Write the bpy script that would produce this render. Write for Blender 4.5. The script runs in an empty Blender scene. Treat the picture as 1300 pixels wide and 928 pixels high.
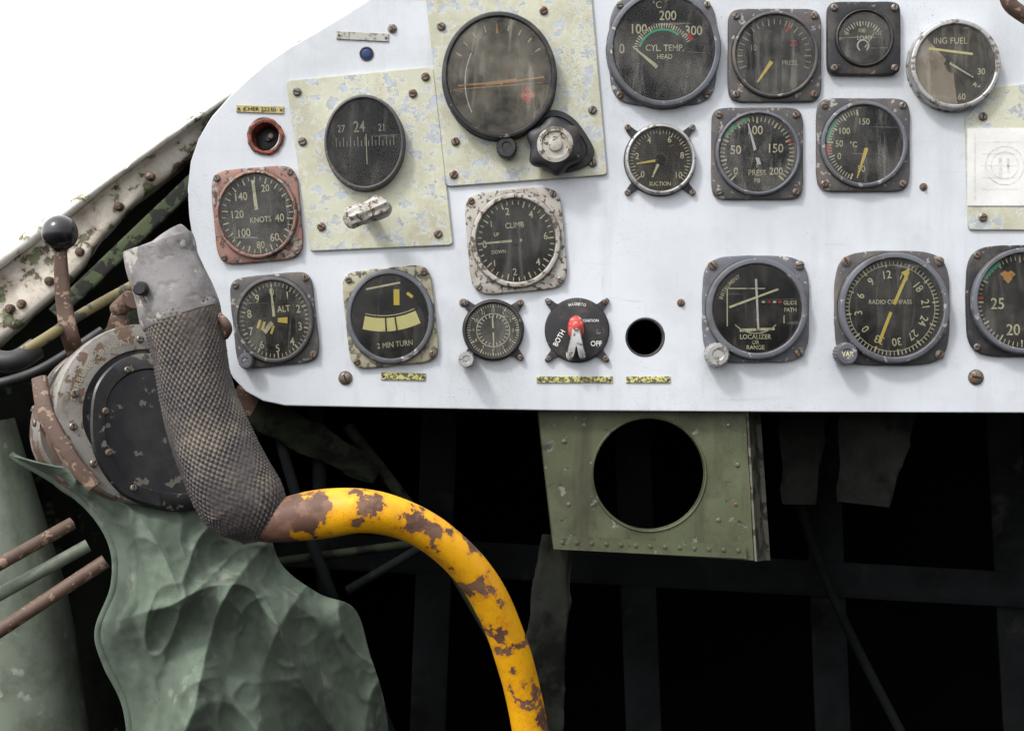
import bpy, bmesh, math, random
from mathutils import Vector, Matrix, noise
random.seed(7)
S=0.00065; D=1.1; CX,CY=650.0,464.0
def W(px,py,d=0.0):
    f=(D-d)/D
    return Vector(((px-CX)*S*f,-d,(CY-py)*S*f))
scene=bpy.context.scene
COL=scene.collection
# ------------------------------------------------------------ materials
def rgb(c): return (c[0],c[1],c[2],1)
class NT:
    def __init__(s,name):
        s.m=bpy.data.materials.new(name); s.m.use_nodes=True
        s.t=s.m.node_tree; s.t.nodes.clear()
        s.out=s.t.nodes.new('ShaderNodeOutputMaterial')
        s.geo=s.t.nodes.new('ShaderNodeNewGeometry')
    def n(s,ty): return s.t.nodes.new(ty)
    def l(s,a,b): s.t.links.new(a,b)
    def noise(s,scale,detail=6,rough=.6,off=0.0,vec=None,dist=0,stretch=None):
        v=vec or s.geo.outputs['Position']
        if stretch:
            a=s.n('ShaderNodeVectorMath'); a.operation='MULTIPLY'; a.inputs[1].default_value=stretch
            s.l(v,a.inputs[0]); v=a.outputs[0]
        if off:
            a=s.n('ShaderNodeVectorMath'); a.operation='ADD'; a.inputs[1].default_value=(off,off*1.7,-off)
            s.l(v,a.inputs[0]); v=a.outputs[0]
        x=s.n('ShaderNodeTexNoise'); x.inputs['Scale'].default_value=scale
        x.inputs['Detail'].default_value=detail; x.inputs['Roughness'].default_value=rough
        x.inputs['Distortion'].default_value=dist
        s.l(v,x.inputs['Vector']); return x.outputs['Fac']
    def ramp(s,src,lo,hi,a=0.0,b=1.0):
        r=s.n('ShaderNodeMapRange'); r.inputs[1].default_value=lo; r.inputs[2].default_value=hi
        r.inputs[3].default_value=a; r.inputs[4].default_value=b; r.clamp=True
        s.l(src,r.inputs[0]); return r.outputs[0]
    def mix(s,f,a,b,mode='MIX'):
        x=s.n('ShaderNodeMix'); x.data_type='RGBA'; x.blend_type=mode
        for i,v in ((0,f),(6,a),(7,b)):
            if isinstance(v,(int,float)): x.inputs[i].default_value=v
            elif isinstance(v,tuple): x.inputs[i].default_value=rgb(v)
            else: s.l(v,x.inputs[i])
        return x.outputs[2]
    def math(s,op,a,b=0.0):
        x=s.n('ShaderNodeMath'); x.operation=op
        for i,v in ((0,a),(1,b)):
            if isinstance(v,(int,float)): x.inputs[i].default_value=v
            else: s.l(v,x.inputs[i])
        return x.outputs[0]
def worn(name,base,chip=None,thr=.6,scale=90,rough=.5,metal=0.0,chipmetal=0.0,dirt=None,dirtamt=.4,dscale=35,
         var=.25,speck=.0,bump=.25,chip2=None,chiprough=.6,spec=.4,off=0.0,xgrad=None,soft=.015,drip=None,halo=None,scratch=None):
    t=NT(name); b=t.n('ShaderNodeBsdfPrincipled'); t.l(b.outputs[0],t.out.inputs[0])
    big=t.noise(9,4,.6,3.1+off)
    col=t.mix(t.ramp(big,.35,.65),base,tuple(c*(1-var) for c in base))
    if drip:
        dr=t.noise(55,5,.6,6.6,stretch=(1,1,.10)); col=t.mix(t.ramp(dr,.52,.75,0,drip[1]),col,drip[0])
        st_=t.noise(26,6,.7,9.6); col=t.mix(t.ramp(st_,.58,.74,0,drip[1]*.8),col,tuple(c*.8 for c in drip[0]))
    if dirt:
        dn=t.noise(dscale,8,.7,1.3+off)
        col=t.mix(t.ramp(dn,.48,.72,0,dirtamt),col,dirt)
    if scratch:
        s1=t.noise(170,2,.5,1.5,stretch=(.06,1,1),dist=.6); s2=t.noise(150,2,.5,4.5,stretch=(1,1,.08),dist=.6)
        sm=t.math('MAXIMUM',t.ramp(s1,.71,.74),t.ramp(s2,.72,.75)); col=t.mix(t.math('MULTIPLY',sm,.45),col,scratch)
    height=None
    if chip:
        cn=t.noise(scale,9,.62,.7+off)
        if xgrad:
            sp=t.n('ShaderNodeSeparateXYZ'); t.l(t.geo.outputs['Position'],sp.inputs[0])
            g=t.ramp(sp.outputs[0],xgrad[0],xgrad[1],xgrad[2],0.0)
            cn=t.math('ADD',cn,g)
        mk=t.ramp(cn,thr,thr+soft)
        c2=chip
        if chip2: c2=t.mix(t.ramp(t.noise(scale*1.7,6,.7,5+off),.45,.55),chip,chip2)
        if halo:
            col=t.mix(t.ramp(cn,thr-.06,thr,0,.6),col,halo)
        col=t.mix(mk,col,c2)
        t.l(t.ramp(mk,0,1,metal,chipmetal),b.inputs['Metallic'])
        t.l(t.ramp(mk,0,1,rough,chiprough),b.inputs['Roughness'])
        height=t.math('MULTIPLY',mk,-1.0)
    else:
        b.inputs['Metallic'].default_value=metal
        rn=t.noise(60,5,.6,2+off); t.l(t.ramp(rn,.3,.7,rough*.75,min(1,rough*1.25)),b.inputs['Roughness'])
    if speck>0:
        sn=t.noise(900,3,.6,4.4+off)
        dens=t.ramp(t.noise(12,4,.6,8.8),.4,.65,0,speck)
        sm=t.math('MULTIPLY',t.ramp(sn,.62,.68,0,1),dens)
        col=t.mix(sm,col,(.03,.025,.02))
    if bump>0:
        fine=t.noise(700,4,.7,off)
        h=t.math('MULTIPLY',fine,.35)
        if height is not None: h=t.math('ADD',h,height)
        bp=t.n('ShaderNodeBump'); bp.inputs['Strength'].default_value=bump; bp.inputs['Distance'].default_value=.0006
        t.l(h,bp.inputs['Height']); t.l(bp.outputs[0],b.inputs['Normal'])
    t.l(col,b.inputs['Base Color']); b.inputs['Specular IOR Level'].default_value=spec
    return t.m
def glass(name,dust,tint=(.70,.67,.60)):
    t=NT(name)
    tr=t.n('ShaderNodeBsdfTransparent'); gl=t.n('ShaderNodeBsdfGlossy'); gl.inputs['Roughness'].default_value=.10
    df=t.n('ShaderNodeBsdfDiffuse'); df.inputs['Color'].default_value=rgb(tint)
    fr=t.n('ShaderNodeFresnel'); fr.inputs[0].default_value=1.35
    m1=t.n('ShaderNodeMixShader'); t.l(fr.outputs[0],m1.inputs[0]); t.l(tr.outputs[0],m1.inputs[1]); t.l(gl.outputs[0],m1.inputs[2])
    patch=t.noise(20,7,.7,2.2)
    a=t.ramp(patch,.40,.70,.05*dust,dust)
    wipe=t.noise(50,5,.6,5.5,stretch=(1,1,.16),dist=1.8); a=t.math('ADD',a,t.ramp(wipe,.54,.74,0,dust*1.1))
    scr=t.noise(240,2,.5,1.5,stretch=(.05,1,1),dist=.8); a=t.math('ADD',a,t.ramp(scr,.70,.73,0,dust*1.0))
    sp=t.math('MULTIPLY',t.ramp(t.noise(420,6,.85,7.2),.655,.72,0,1),t.ramp(patch,.47,.66,.0,min(1,dust*2.2+.06)))
    f=t.math('MAXIMUM',a,sp)
    m2=t.n('ShaderNodeMixShader'); t.l(f,m2.inputs[0]); t.l(m1.outputs[0],m2.inputs[1]); t.l(df.outputs[0],m2.inputs[2])
    t.l(m2.outputs[0],t.out.inputs[0]); return t.m
M={}
M['panel']=worn('panel_paint',(.605,.635,.675),(.32,.29,.25),.735,120,.40,dirt=(.42,.43,.44),dirtamt=.6,dscale=9,var=.15,speck=.95,bump=.12,drip=((.41,.415,.42),.45),scratch=(.45,.46,.48))
M['plate']=worn('cream_plate_paint',(.54,.54,.42),(.42,.46,.50),.555,95,.5,chip2=(.36,.38,.38),dirt=(.30,.27,.18),dirtamt=.7,dscale=30,speck=1,bump=.45,chipmetal=.1,halo=(.60,.60,.53))
M['black']=worn('black_crackle_paint',(.022,.022,.025),(.20,.18,.16),.64,120,.5,dirt=(.12,.10,.08),dirtamt=.7,bump=.5,chipmetal=.4)
M['grey']=worn('grey_bezel_paint',(.13,.135,.155),(.38,.37,.36),.61,140,.45,dirt=(.05,.045,.04),dirtamt=.9,bump=.5,chipmetal=.5)
M['darkgrey']=worn('dark_bezel_paint',(.075,.072,.075),(.30,.28,.26),.60,170,.5,dirt=(.16,.13,.10),dirtamt=.8,bump=.7,chipmetal=.5)
M['copper']=worn('pink_copper_bezel',(.33,.18,.145),(.30,.26,.23),.51,110,.5,metal=.2,chipmetal=.3,chip2=(.08,.045,.035),dirt=(.10,.06,.05),dirtamt=.8,bump=.7)
M['creambez']=worn('cream_worn_bezel',(.38,.36,.25),(.06,.055,.05),.53,130,.5,dirt=(.15,.12,.08),dirtamt=.8,bump=.5,chip2=(.16,.14,.10))
M['whitebez']=worn('whitened_worn_bezel',(.44,.42,.38),(.10,.075,.055),.555,210,.55,dirt=(.18,.12,.075),dirtamt=.9,dscale=60,bump=.8)
M['silver']=worn('aged_aluminium',(.48,.48,.47),(.16,.13,.11),.56,160,.42,metal=.6,chipmetal=.2,dirt=(.2,.18,.15),dirtamt=.8,bump=.6)
M['screw']=worn('screw_steel',(.22,.20,.18),(.14,.07,.035),.52,300,.4,metal=.6,chipmetal=.1,bump=.5)
M['slot']=worn('screw_slot_dark',(.015,.013,.012),rough=.8)
M['dial']=worn('dial_black',(.007,.0075,.009),(.03,.027,.022),.66,150,.7,dirt=(.022,.02,.015),dirtamt=.5,dscale=60,bump=0,spec=.1)
M['dialbrown']=worn('dial_faded_brown',(.050,.040,.026),(.085,.068,.045),.60,120,.7,dirt=(.014,.013,.012),dirtamt=.9,dscale=30,bump=0,spec=.1)
M['cream']=worn('luminous_cream',(.82,.77,.50),(.30,.26,.13),.61,260,.6,var=.15,bump=0,spec=.1,dirt=(.28,.25,.15),dirtamt=.7,dscale=90)
M['dimcream']=worn('faded_drum_figures',(.40,.37,.27),(.14,.13,.10),.62,260,.6,var=.2,bump=0,spec=.1)
M['white']=worn('marking_white',(.80,.80,.76),(.4,.4,.36),.64,250,.6,var=.15,bump=0,spec=.1,dirt=(.35,.34,.3),dirtamt=.6,dscale=90)
M['yellow']=worn('marking_yellow',(.90,.68,.10),(.45,.32,.06),.66,250,.6,var=.1,bump=0,spec=.1)
M['tubeyellow']=worn('bright_tube_yellow',(1.0,.92,.36),(.7,.6,.16),.68,150,.4,var=.1,bump=0,spec=.3)
M['faded']=worn('painted_glare_tan',(.44,.36,.25),(.70,.65,.56),.50,30,.6,dirt=(.12,.08,.045),dirtamt=1,dscale=24,bump=0,spec=.1,soft=.14)  # pale tan colour stands for glare on the fuel dial
M['red']=worn('marking_red',(.65,.035,.02),(.3,.05,.03),.66,250,.5,var=.2,bump=0,spec=.1)
M['green']=worn('marking_green',(.05,.55,.28),rough=.6,var=.2,bump=0,spec=.1)
M['orange']=worn('marking_orange',(.75,.36,.08),(.35,.20,.08),.55,180,rough=.6,var=.3,bump=0,spec=.1)
M['glass1']=glass('dusty_glass_light',.060)
M['glass2']=glass('dusty_glass_medium',.12)
M['glass3']=glass('dusty_glass_heavy',.25,(.58,.54,.44))
M['rustring']=worn('red_rust',(.30,.07,.045),(.10,.03,.02),.5,180,.8,dirt=(.4,.2,.15),dirtamt=.5,bump=.9)
M['bluecore']=worn('blue_core',(.01,.03,.12),rough=.5)
M['brass']=worn('brass_placard',(.52,.43,.17),(.18,.15,.10),.58,260,.5,metal=.3,bump=.3)
M['yplac']=worn('yellow_placard',(.60,.56,.20),(.10,.10,.05),.49,420,.6,bump=.3)
M['greyplac']=worn('grey_placard',(.42,.42,.38),(.22,.2,.17),.53,300,.6,bump=.5)
M['card']=worn('white_card',(.76,.76,.74),(.5,.5,.5),.70,110,.7,bump=.05,dirt=(.5,.49,.45),dirtamt=.6)
M['cardink']=worn('faint_card_ink',(.46,.46,.46),(.68,.68,.66),.50,220,.7,bump=0)
M['greybox']=worn('green_zinc_primer',(.088,.100,.052),(.035,.032,.024),.615,80,.6,chip2=(.17,.175,.14),dirt=(.030,.026,.015),dirtamt=1,dscale=13,speck=1,bump=.4,chipmetal=.1,drip=((.038,.033,.020),.9),soft=.02)
M['boxside']=worn('worn_flange_metal',(.15,.15,.12),(.04,.035,.025),.52,60,.6,dirt=(.05,.035,.02),dirtamt=.9,dscale=30,speck=1,bump=.4)
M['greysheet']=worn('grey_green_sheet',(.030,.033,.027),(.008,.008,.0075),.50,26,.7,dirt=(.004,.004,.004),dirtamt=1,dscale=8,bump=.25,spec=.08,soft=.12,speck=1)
M['rail']=worn('canopy_rail_paint',(.80,.78,.72),(.22,.24,.12),.605,75,.6,chip2=(.12,.085,.055),dirt=(.50,.44,.34),dirtamt=.8,dscale=40,speck=1,bump=.7,halo=(.45,.42,.30))
M['railside']=worn('rail_inner_paint',(.60,.55,.47),(.085,.06,.04),.555,55,.6,chip2=(.15,.18,.085),dirt=(.22,.165,.11),dirtamt=.85,dscale=26,speck=1,bump=.8,halo=(.30,.24,.17))
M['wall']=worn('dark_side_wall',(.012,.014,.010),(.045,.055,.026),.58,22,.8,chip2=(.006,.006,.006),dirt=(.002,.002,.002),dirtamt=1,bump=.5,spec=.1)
M['void']=worn('shade_black',(.0022,.0023,.0026),rough=1,spec=.0,bump=.0)  # near-black colour carries the deep shade below and behind the panel
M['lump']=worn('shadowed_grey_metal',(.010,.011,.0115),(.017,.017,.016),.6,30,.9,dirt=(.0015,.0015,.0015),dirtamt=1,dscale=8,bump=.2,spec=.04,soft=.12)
M['deckm']=worn('light_block_skin',(.02,.022,.02),rough=.8,spec=.1)
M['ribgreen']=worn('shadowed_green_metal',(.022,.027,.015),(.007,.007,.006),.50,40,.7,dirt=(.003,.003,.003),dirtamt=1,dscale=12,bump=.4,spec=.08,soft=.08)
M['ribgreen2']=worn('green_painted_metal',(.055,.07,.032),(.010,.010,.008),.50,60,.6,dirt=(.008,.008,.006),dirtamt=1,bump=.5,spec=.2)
M['cap']=worn('grip_cap_grey',(.25,.235,.235),(.38,.35,.32),.62,80,.45,dirt=(.085,.07,.065),dirtamt=.9,dscale=45,speck=.8,bump=.7,drip=((.12,.11,.105),.7))
M['grip']=worn('grip_rubber',(.058,.050,.049),(.15,.125,.10),.53,26,.50,chip2=(.19,.16,.13),dirt=(.11,.09,.07),dirtamt=.85,dscale=22,bump=.5,soft=.20)
M['yoke']=worn('yellow_chipped_tube',(.86,.42,.010),(.10,.048,.032),.565,38,.36,chip2=(.17,.09,.055),dirt=(.45,.18,.02),dirtamt=.7,speck=.9,bump=.7,xgrad=(-.175,-.112,.27),soft=.008,halo=(.50,.17,.01))
M['rust']=worn('rusty_steel',(.115,.068,.048),(.24,.16,.115),.56,140,.6,dirt=(.035,.024,.018),dirtamt=.9,bump=.8)
M['quadrim']=worn('quadrant_rim_metal',(.26,.235,.21),(.11,.062,.04),.50,60,.45,metal=.25,dirt=(.045,.03,.022),dirtamt=1,dscale=40,bump=.7,speck=1)
M['quadplate']=worn('quadrant_plate_worn',(.26,.245,.22),(.11,.065,.042),.54,75,.5,metal=.1,dirt=(.085,.058,.04),dirtamt=1,dscale=34,bump=.6,speck=1)
M['quadblack']=worn('quadrant_cover_black',(.014,.014,.016),(.11,.10,.085),.585,60,.35,dirt=(.04,.036,.032),dirtamt=.8,bump=.5)
M['ball']=worn('lever_ball_black',(.010,.010,.012),rough=.22,bump=.05,dirt=(.06,.05,.05),dirtamt=.4,spec=.6)
M['canvas']=worn('green_canvas',(.135,.172,.132),(.22,.24,.20),.60,24,.8,dirt=(.050,.060,.047),dirtamt=.95,dscale=9,speck=1,bump=.6,spec=.10,drip=((.06,.066,.05),.65),soft=.10)
M['column']=worn('green_grey_tube',(.14,.165,.125),(.24,.25,.21),.62,30,.6,dirt=(.05,.06,.04),dirtamt=.9,bump=.3,soft=.05,drip=((.06,.06,.04),.7))
M['hose']=worn('olive_cable',(.22,.18,.08),(.05,.05,.04),.56,80,.6,bump=.4)
M['rubber']=worn('black_rubber',(.02,.02,.022),rough=.5,dirt=(.08,.08,.08),dirtamt=.5)
M['redlever']=worn('switch_red',(.50,.05,.04),(.45,.42,.40),.56,200,.5,bump=.4)
# ------------------------------------------------------------ mesh builder
_tc={}
def textmesh(s):
    if s in _tc: return _tc[s]
    c=bpy.data.curves.new('t','FONT'); c.body=s; c.resolution_u=3; c.size=1.0; c.offset=.008
    c.align_x='CENTER'; c.align_y='CENTER'
    o=bpy.data.objects.new('t',c); COL.objects.link(o)
    dg=bpy.context.evaluated_depsgraph_get(); dg.update()
    me=bpy.data.meshes.new_from_object(o.evaluated_get(dg))
    vs=[(v.co.x,v.co.y) for v in me.vertices]; fs=[tuple(p.vertices) for p in me.polygons]
    bpy.data.objects.remove(o); bpy.data.curves.remove(c); bpy.data.meshes.remove(me)
    if vs:
        x0=min(v[0] for v in vs);x1=max(v[0] for v in vs);y0=min(v[1] for v in vs);y1=max(v[1] for v in vs)
        vs=[((x-(x0+x1)/2),(y-(y0+y1)/2)) for x,y in vs]
        _tc[s]=(vs,fs,x1-x0)
    else: _tc[s]=([],[],.3)
    return _tc[s]
class MB:
    def __init__(s): s.v=[];s.f=[];s.m=[]
    def add(s,vs,fs,mi=0):
        b=len(s.v); s.v+=[Vector(v) for v in vs]; s.f+=[tuple(i+b for i in f) for f in fs]; s.m+=[mi]*len(fs)
    def rings(s,rs,T=lambda *a:Vector(a),cap0=False,cap1=False,mi=0,closed=True):
        N=len(rs[0]); vs=[T(*p) for r in rs for p in r]; fs=[]
        for i in range(len(rs)-1):
            for j in range(N if closed else N-1):
                k=(j+1)%N; fs.append((i*N+j,i*N+k,(i+1)*N+k,(i+1)*N+j))
        if cap0: fs.append(tuple(reversed(range(N))))
        if cap1: fs.append(tuple((len(rs)-1)*N+j for j in range(N)))
        s.add(vs,fs,mi)
    def text(s,T,t,u,v,h,w,rot=0,mi=0,sx=.9):
        vs,fs,_=textmesh(t); k=h/.70; c,sn=math.cos(rot),math.sin(rot)
        s.add([T(u+(x*k*sx*c-y*k*sn),v+(x*k*sx*sn+y*k*c),w) for x,y in vs],fs,mi)
    def line(s,T,u0,v0,u1,v1,w,wd,wd1=None,mi=0):
        wd1=wd if wd1 is None else wd1
        dx,dy=u1-u0,v1-v0; L=math.hypot(dx,dy) or 1; nx,ny=-dy/L,dx/L
        s.add([T(u0+nx*wd/2,v0+ny*wd/2,w),T(u0-nx*wd/2,v0-ny*wd/2,w),T(u1-nx*wd1/2,v1-ny*wd1/2,w),T(u1+nx*wd1/2,v1+ny*wd1/2,w)],[(0,1,2,3)],mi)
    def ticks(s,T,a0,a1,n,r0,r1,wd,w,mi=0,every=None,r0b=None,cu=0,cv=0,wdb=None):
        wd*=1.15
        for i in range(n):
            a=math.radians(a0+(a1-a0)*i/max(1,n-1 if abs(a1-a0)<359.9 else n))
            big=every and i%every==0
            q=r0b if big and r0b is not None else r0
            s.line(T,cu+q*math.sin(a),cv+q*math.cos(a),cu+r1*math.sin(a),cv+r1*math.cos(a),w,(wdb or wd*1.3) if big else wd,mi=mi)
    def arc(s,T,a0,a1,r0,r1,w,mi=0,cu=0,cv=0,n=24):
        vs=[];fs=[]
        for i in range(n+1):
            a=math.radians(a0+(a1-a0)*i/n)
            vs+= [T(cu+r0*math.sin(a),cv+r0*math.cos(a),w),T(cu+r1*math.sin(a),cv+r1*math.cos(a),w)]
        for i in range(n): fs.append((2*i,2*i+2,2*i+3,2*i+1))
        s.add(vs,fs,mi)
    def arctext(s,T,t,a0,r,h,w,mi=0,cu=0,cv=0,sx=.85,gap=.12):
        k=h/.70*sx; ws=[(textmesh(c)[2]+gap)*k for c in t]; tot=sum(ws); a=math.radians(a0)-tot/2/r
        for c,wi in zip(t,ws):
            a+=wi/2/r
            if c!=' ': s.text(T,c,cu+r*math.sin(a),cv+r*math.cos(a),h,w,-a,mi,sx)
            a+=wi/2/r
    def build(s,name,mats,parent=None,origin=None,ang=35,loc=None):
        me=bpy.data.meshes.new(name)
        o=origin or Vector((0,0,0))
        me.from_pydata([v-o for v in s.v],[],s.f); 
        for m in (mats if isinstance(mats,(list,tuple)) else [mats]): me.materials.append(M[m])
        for p,mi in zip(me.polygons,s.m): p.material_index=mi; p.use_smooth=True
        bm=bmesh.new(); bm.from_mesh(me); bmesh.ops.remove_doubles(bm,verts=bm.verts,dist=1e-7)
        bmesh.ops.recalc_face_normals(bm,faces=bm.faces); bm.to_mesh(me); bm.free()
        me.set_sharp_from_angle(angle=math.radians(ang)); me.update()
        ob=bpy.data.objects.new(name,me); COL.objects.link(ob)
        if parent: ob.parent=parent
        else: ob.location=o
        return ob
def meta(o,label,cat,group=None):
    o['label']=label; o['category']=cat
    if group: o['group']=group
def empty(name,loc,label,cat,group=None):
    e=bpy.data.objects.new(name,None); e.empty_display_size=.01; e.location=loc; COL.objects.link(e); meta(e,label,cat,group); return e
def circ(r,w,N=72,fn=None,cu=0,cv=0):
    return [(cu+(fn(2*math.pi*j/N) if fn else 1)*r*math.cos(2*math.pi*j/N),cv+(fn(2*math.pi*j/N) if fn else 1)*r*math.sin(2*math.pi*j/N),w) for j in range(N)]
def superf(n): return lambda a:1/((abs(math.cos(a))**n+abs(math.sin(a))**n)**(1/n))
def lug(H,E,R):
    def f(a):
        sq=H/((abs(math.cos(a))**14+abs(math.sin(a))**14)**(1/14))
        return max(R,(sq**-14+E**-14)**(-1/14))
    return f
def ears(R,E,wd):
    def f(a):
        x=((a-math.pi/4)%(math.pi/2)); x=min(x,math.pi/2-x)
        return R+(E-R)*math.exp(-(x/wd)**4)
    return f
def loft(mb,st,N=32,disp=None,T=None,mi=0,cap=True,sub=8,sq=None):
    P=[];n=len(st)
    def g(i): return st[max(0,min(n-1,i))]
    for i in range(n-1):
        for k in range(sub):
            t=k/sub; a,b,c,d=g(i-1),g(i),g(i+1),g(i+2)
            def cr(p,q,r,s_): return 0.5*((2*q)+(r-p)*t+(2*p-5*q+4*r-s_)*t*t+(3*q-p-3*r+s_)*t**3)
            P.append((cr(a[0],b[0],c[0],d[0]),max(1e-5,cr(a[1],b[1],c[1],d[1])),max(1e-5,cr(a[2],b[2],c[2],d[2]))))
    P.append(st[-1])
    rs=[];L=0
    for i,(p,r1,r2) in enumerate(P):
        tn=(P[min(i+1,len(P)-1)][0]-P[max(i-1,0)][0]).normalized()
        fr=Vector((0,-1,0)); fr=(fr-tn*fr.dot(tn))
        if fr.length<.05: fr=Vector((1,0,0))-tn*tn.x
        fr.normalize(); sd=tn.cross(fr).normalized()
        if i: L+=(p-P[i-1][0]).length
        ring=[]
        for j in range(N):
            a=2*math.pi*j/N; dd=disp(a,L,i/len(P)) if disp else 0
            k=superf(sq)(a) if sq else 1
            ring.append(tuple(p+sd*math.cos(a)*(r1*k+dd)+fr*math.sin(a)*(r2*k+dd)))
        rs.append(ring)
    mb.rings(rs,cap0=cap,cap1=cap,mi=mi)
def tube(mb,p0,p1,r0,r1=None,N=20,mi=0):
    loft(mb,[(p0,r0,r0),(p1,r1 or r0,r1 or r0)],N=N,mi=mi,sub=1)
def screw_mesh(mb,T,u,v,w,r=5,h=2.5,rot=.6,N=20):
    mb.rings([circ(r,w,N,cu=u,cv=v),circ(r,w+h*.6,N,cu=u,cv=v),circ(r*.7,w+h,N,cu=u,cv=v)],T,cap1=True)
    c,s_=math.cos(rot)*r*.75,math.sin(rot)*r*.75
    mb.line(T,u-c,v-s_,u+c,v+s_,w+h+.25,r*.28,mi=1)
# ------------------------------------------------------------ instruments
class Inst:
    def __init__(s,name,cx,cy,label,cat,sx=1,rot=0,base=0,group=None):
        p=W(cx,cy,.008); p.y=-base*S
        s.root=empty(name,p,label,cat,group); s.sx=sx; s.c=math.cos(math.radians(rot)); s.s=math.sin(math.radians(rot)); s.base=0
    def T(s,u,v,w):
        x=u*s.sx; return Vector(((x*s.c-v*s.s)*S,-w*S,(x*s.s+v*s.c)*S))
MK=['cream','white','yellow','red','green','orange','dial','silver','tubeyellow','faded','dimcream']
CR,WH,YE,RE,GR,OR,DK,SI,TY,GL,DC=range(11)
def gauge(name,cx,cy,R,label,cat='gauge',shape='square',H=None,n=7,E=None,sx=1,rot=0,base=0,thick=6,rise=6,bez='darkgrey',rimmat=None,
          glassm='glass2',dial='dial',sc=None,rim=7,group=None,ew=.16,screws=True,sr=4.5):
    g=Inst(name,cx,cy,label,cat,sx,rot,base,group); T=g.T
    Ro=R+rim
    if shape=='square': f=superf(n); Hh=H
    elif shape=='lug': f=lug(H,E or H*1.28,Ro); Hh=1
    elif shape=='ears': f=ears(Ro,E,ew); Hh=1
    else: f=lambda a:1.0; Hh=Ro
    sc_=1 if Hh==1 else 0
    N=160; sd=cx*.01
    wob=lambda x,y:1+.008*noise.noise(Vector((x*.06,y*.06,sd)))
    def o(k,w): 
        L=[(x,y,w) for x,y,_ in circ(Hh-(k if not sc_ else 0),w,N,f)] if not sc_ else [(x*(1-k/Ro),y*(1-k/Ro),w) for x,y,_ in circ(1,w,N,f)]
        return [(x*wob(x,y),y*wob(x,y),w_) for x,y,w_ in L]
    mb=MB()
    mb.rings([o(0,0),o(0,thick-1.5),o(.6,thick-.5),o(1.6,thick),circ(Ro-.5,thick,N)],T)
    mb.build('mounting_flange',bez,g.root)
    t=thick
    mb=MB()
    mb.rings([circ(Ro-1.2,t-1,N),circ(Ro-1.2,t+rise-2,N),circ(Ro-2,t+rise-.6,N),circ(Ro-3.2,t+rise,N),circ(R+1.5,t+rise,N),circ(R+.3,t+rise-1,N),circ(R,t+rise-2,N),circ(R-1,1.5,N)],T)
    mb.build('bezel_ring',rimmat or bez,g.root)
    mb=MB(); mb.rings([circ(R-.5,2,64),circ(R-.5,2.4,64)],T,cap1=True); mb.build('dial_face',dial,g.root)
    mb=MB(); mb.rings([circ(R-.4,t+rise-3.4,64),circ(R-.4,t+rise-2.4,64),circ(R*.9,t+rise-2.2,64)],T,cap1=True); mb.build('glass_cover',glassm,g.root,ang=60)
    if screws:
        c=sc if sc is not None else H*.84
        for a,b in ((1,1),(1,-1),(-1,1),(-1,-1)):
            mb=MB(); screw_mesh(mb,T,a*c,b*c,thick,sr,2.6,random.uniform(0,3)); mb.build('screw',['screw','slot'],g.root)
    g.mk=MB(); g.dw=3.0; g.nd=MB(); g.top=t+rise; g.R=R
    return g
def fin(g,needmat='cream'):
    if g.mk.v: g.mk.build('dial_markings',MK,g.root)
    if g.nd.v: g.nd.build('needle',MK,g.root)
def needle(g,u0,v0,u1,v1,wd=3,wd1=1,mi=CR,hub=5,w=5.5,cu=None,cv=None):
    g.nd.line(g.T,u0,v0,u1,v1,w,wd,wd1,mi)
    if hub: g.nd.rings([circ(hub,w-1,20,cu=cu if cu is not None else u0,cv=cv if cv is not None else v0),circ(hub*.8,w+1,20,cu=cu if cu is not None else u0,cv=cv if cv is not None else v0)],g.T,cap1=True,mi=DK)
def txt(g,items,mi=CR):
    for it in items:
        t,u,v,h=it[:4]; g.mk.text(g.T,t,u,v,h,g.dw,math.radians(it[4]) if len(it)>4 else 0,it[5] if len(it)>5 else mi)
g=gauge('airspeed_indicator',325,272,51,'round airspeed dial in corroded copper-pink square bezel on grey panel','gauge',H=60,sx=.92,rot=5,bez='copper',glassm='glass2',n=6,rim=6)
txt(g,[('140',-20,25,10),('20',14,33,9),('120',-27,3,10),('40',30,-6,10),('KNOTS',4,-6,7),('100',-20,-21,10),('60',21,-30,10),('80',1,-38,9)])
g.mk.ticks(g.T,0,360,36,44,49,1.1,g.dw,CR,2,41)
needle(g,0,2,-2,44,5,4); fin(g)
g=gauge('altimeter',347,406,49,'black altimeter in worn dark square case with setting knob','gauge',H=58,sx=.91,rot=6,bez='darkgrey',glassm='glass2')
for i in range(10):
    a=math.radians(36*i); txt(g,[(str(i),36*math.sin(a),36*math.cos(a),10)])
g.mk.ticks(g.T,0,360,50,43,48,.9,g.dw,CR,5,41.5,wdb=1.8)
txt(g,[('ALT',14,13,8)])
for i in range(4): g.mk.line(g.T,-25+i*6,-8-i*3,-20+i*6,2-i*3,g.dw,3.2,mi=YE)
needle(g,0,0,0,40,4,2); needle(g,0,0,-16,-14,5,7,w=5); needle(g,0,0,18,-2,4,8,mi=YE,w=4.6,hub=0); fin(g)
def knob(g,u,v,r,h,mat='silver',name='adjustment_knob',flutes=16,amp=.06,w0=6,mark=None):
    mb=MB(); fl=lambda a:1+amp*math.cos(flutes*a)
    mb.rings([circ(r*.6,w0-6,64,cu=u,cv=v),circ(r*.6,w0,64,cu=u,cv=v)]+[circ(r,w0,64,fl,u,v),circ(r,w0+h*.8,64,fl,u,v),circ(r*.85,w0+h,64,None,u,v),circ(r*.5,w0+h,64,None,u,v),circ(r*.42,w0+h-1.2,64,None,u,v)],g.T,cap1=True)
    mb.build(name,mat,g.root)
knob(g,-43,-48,10,14,'grey')
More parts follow.
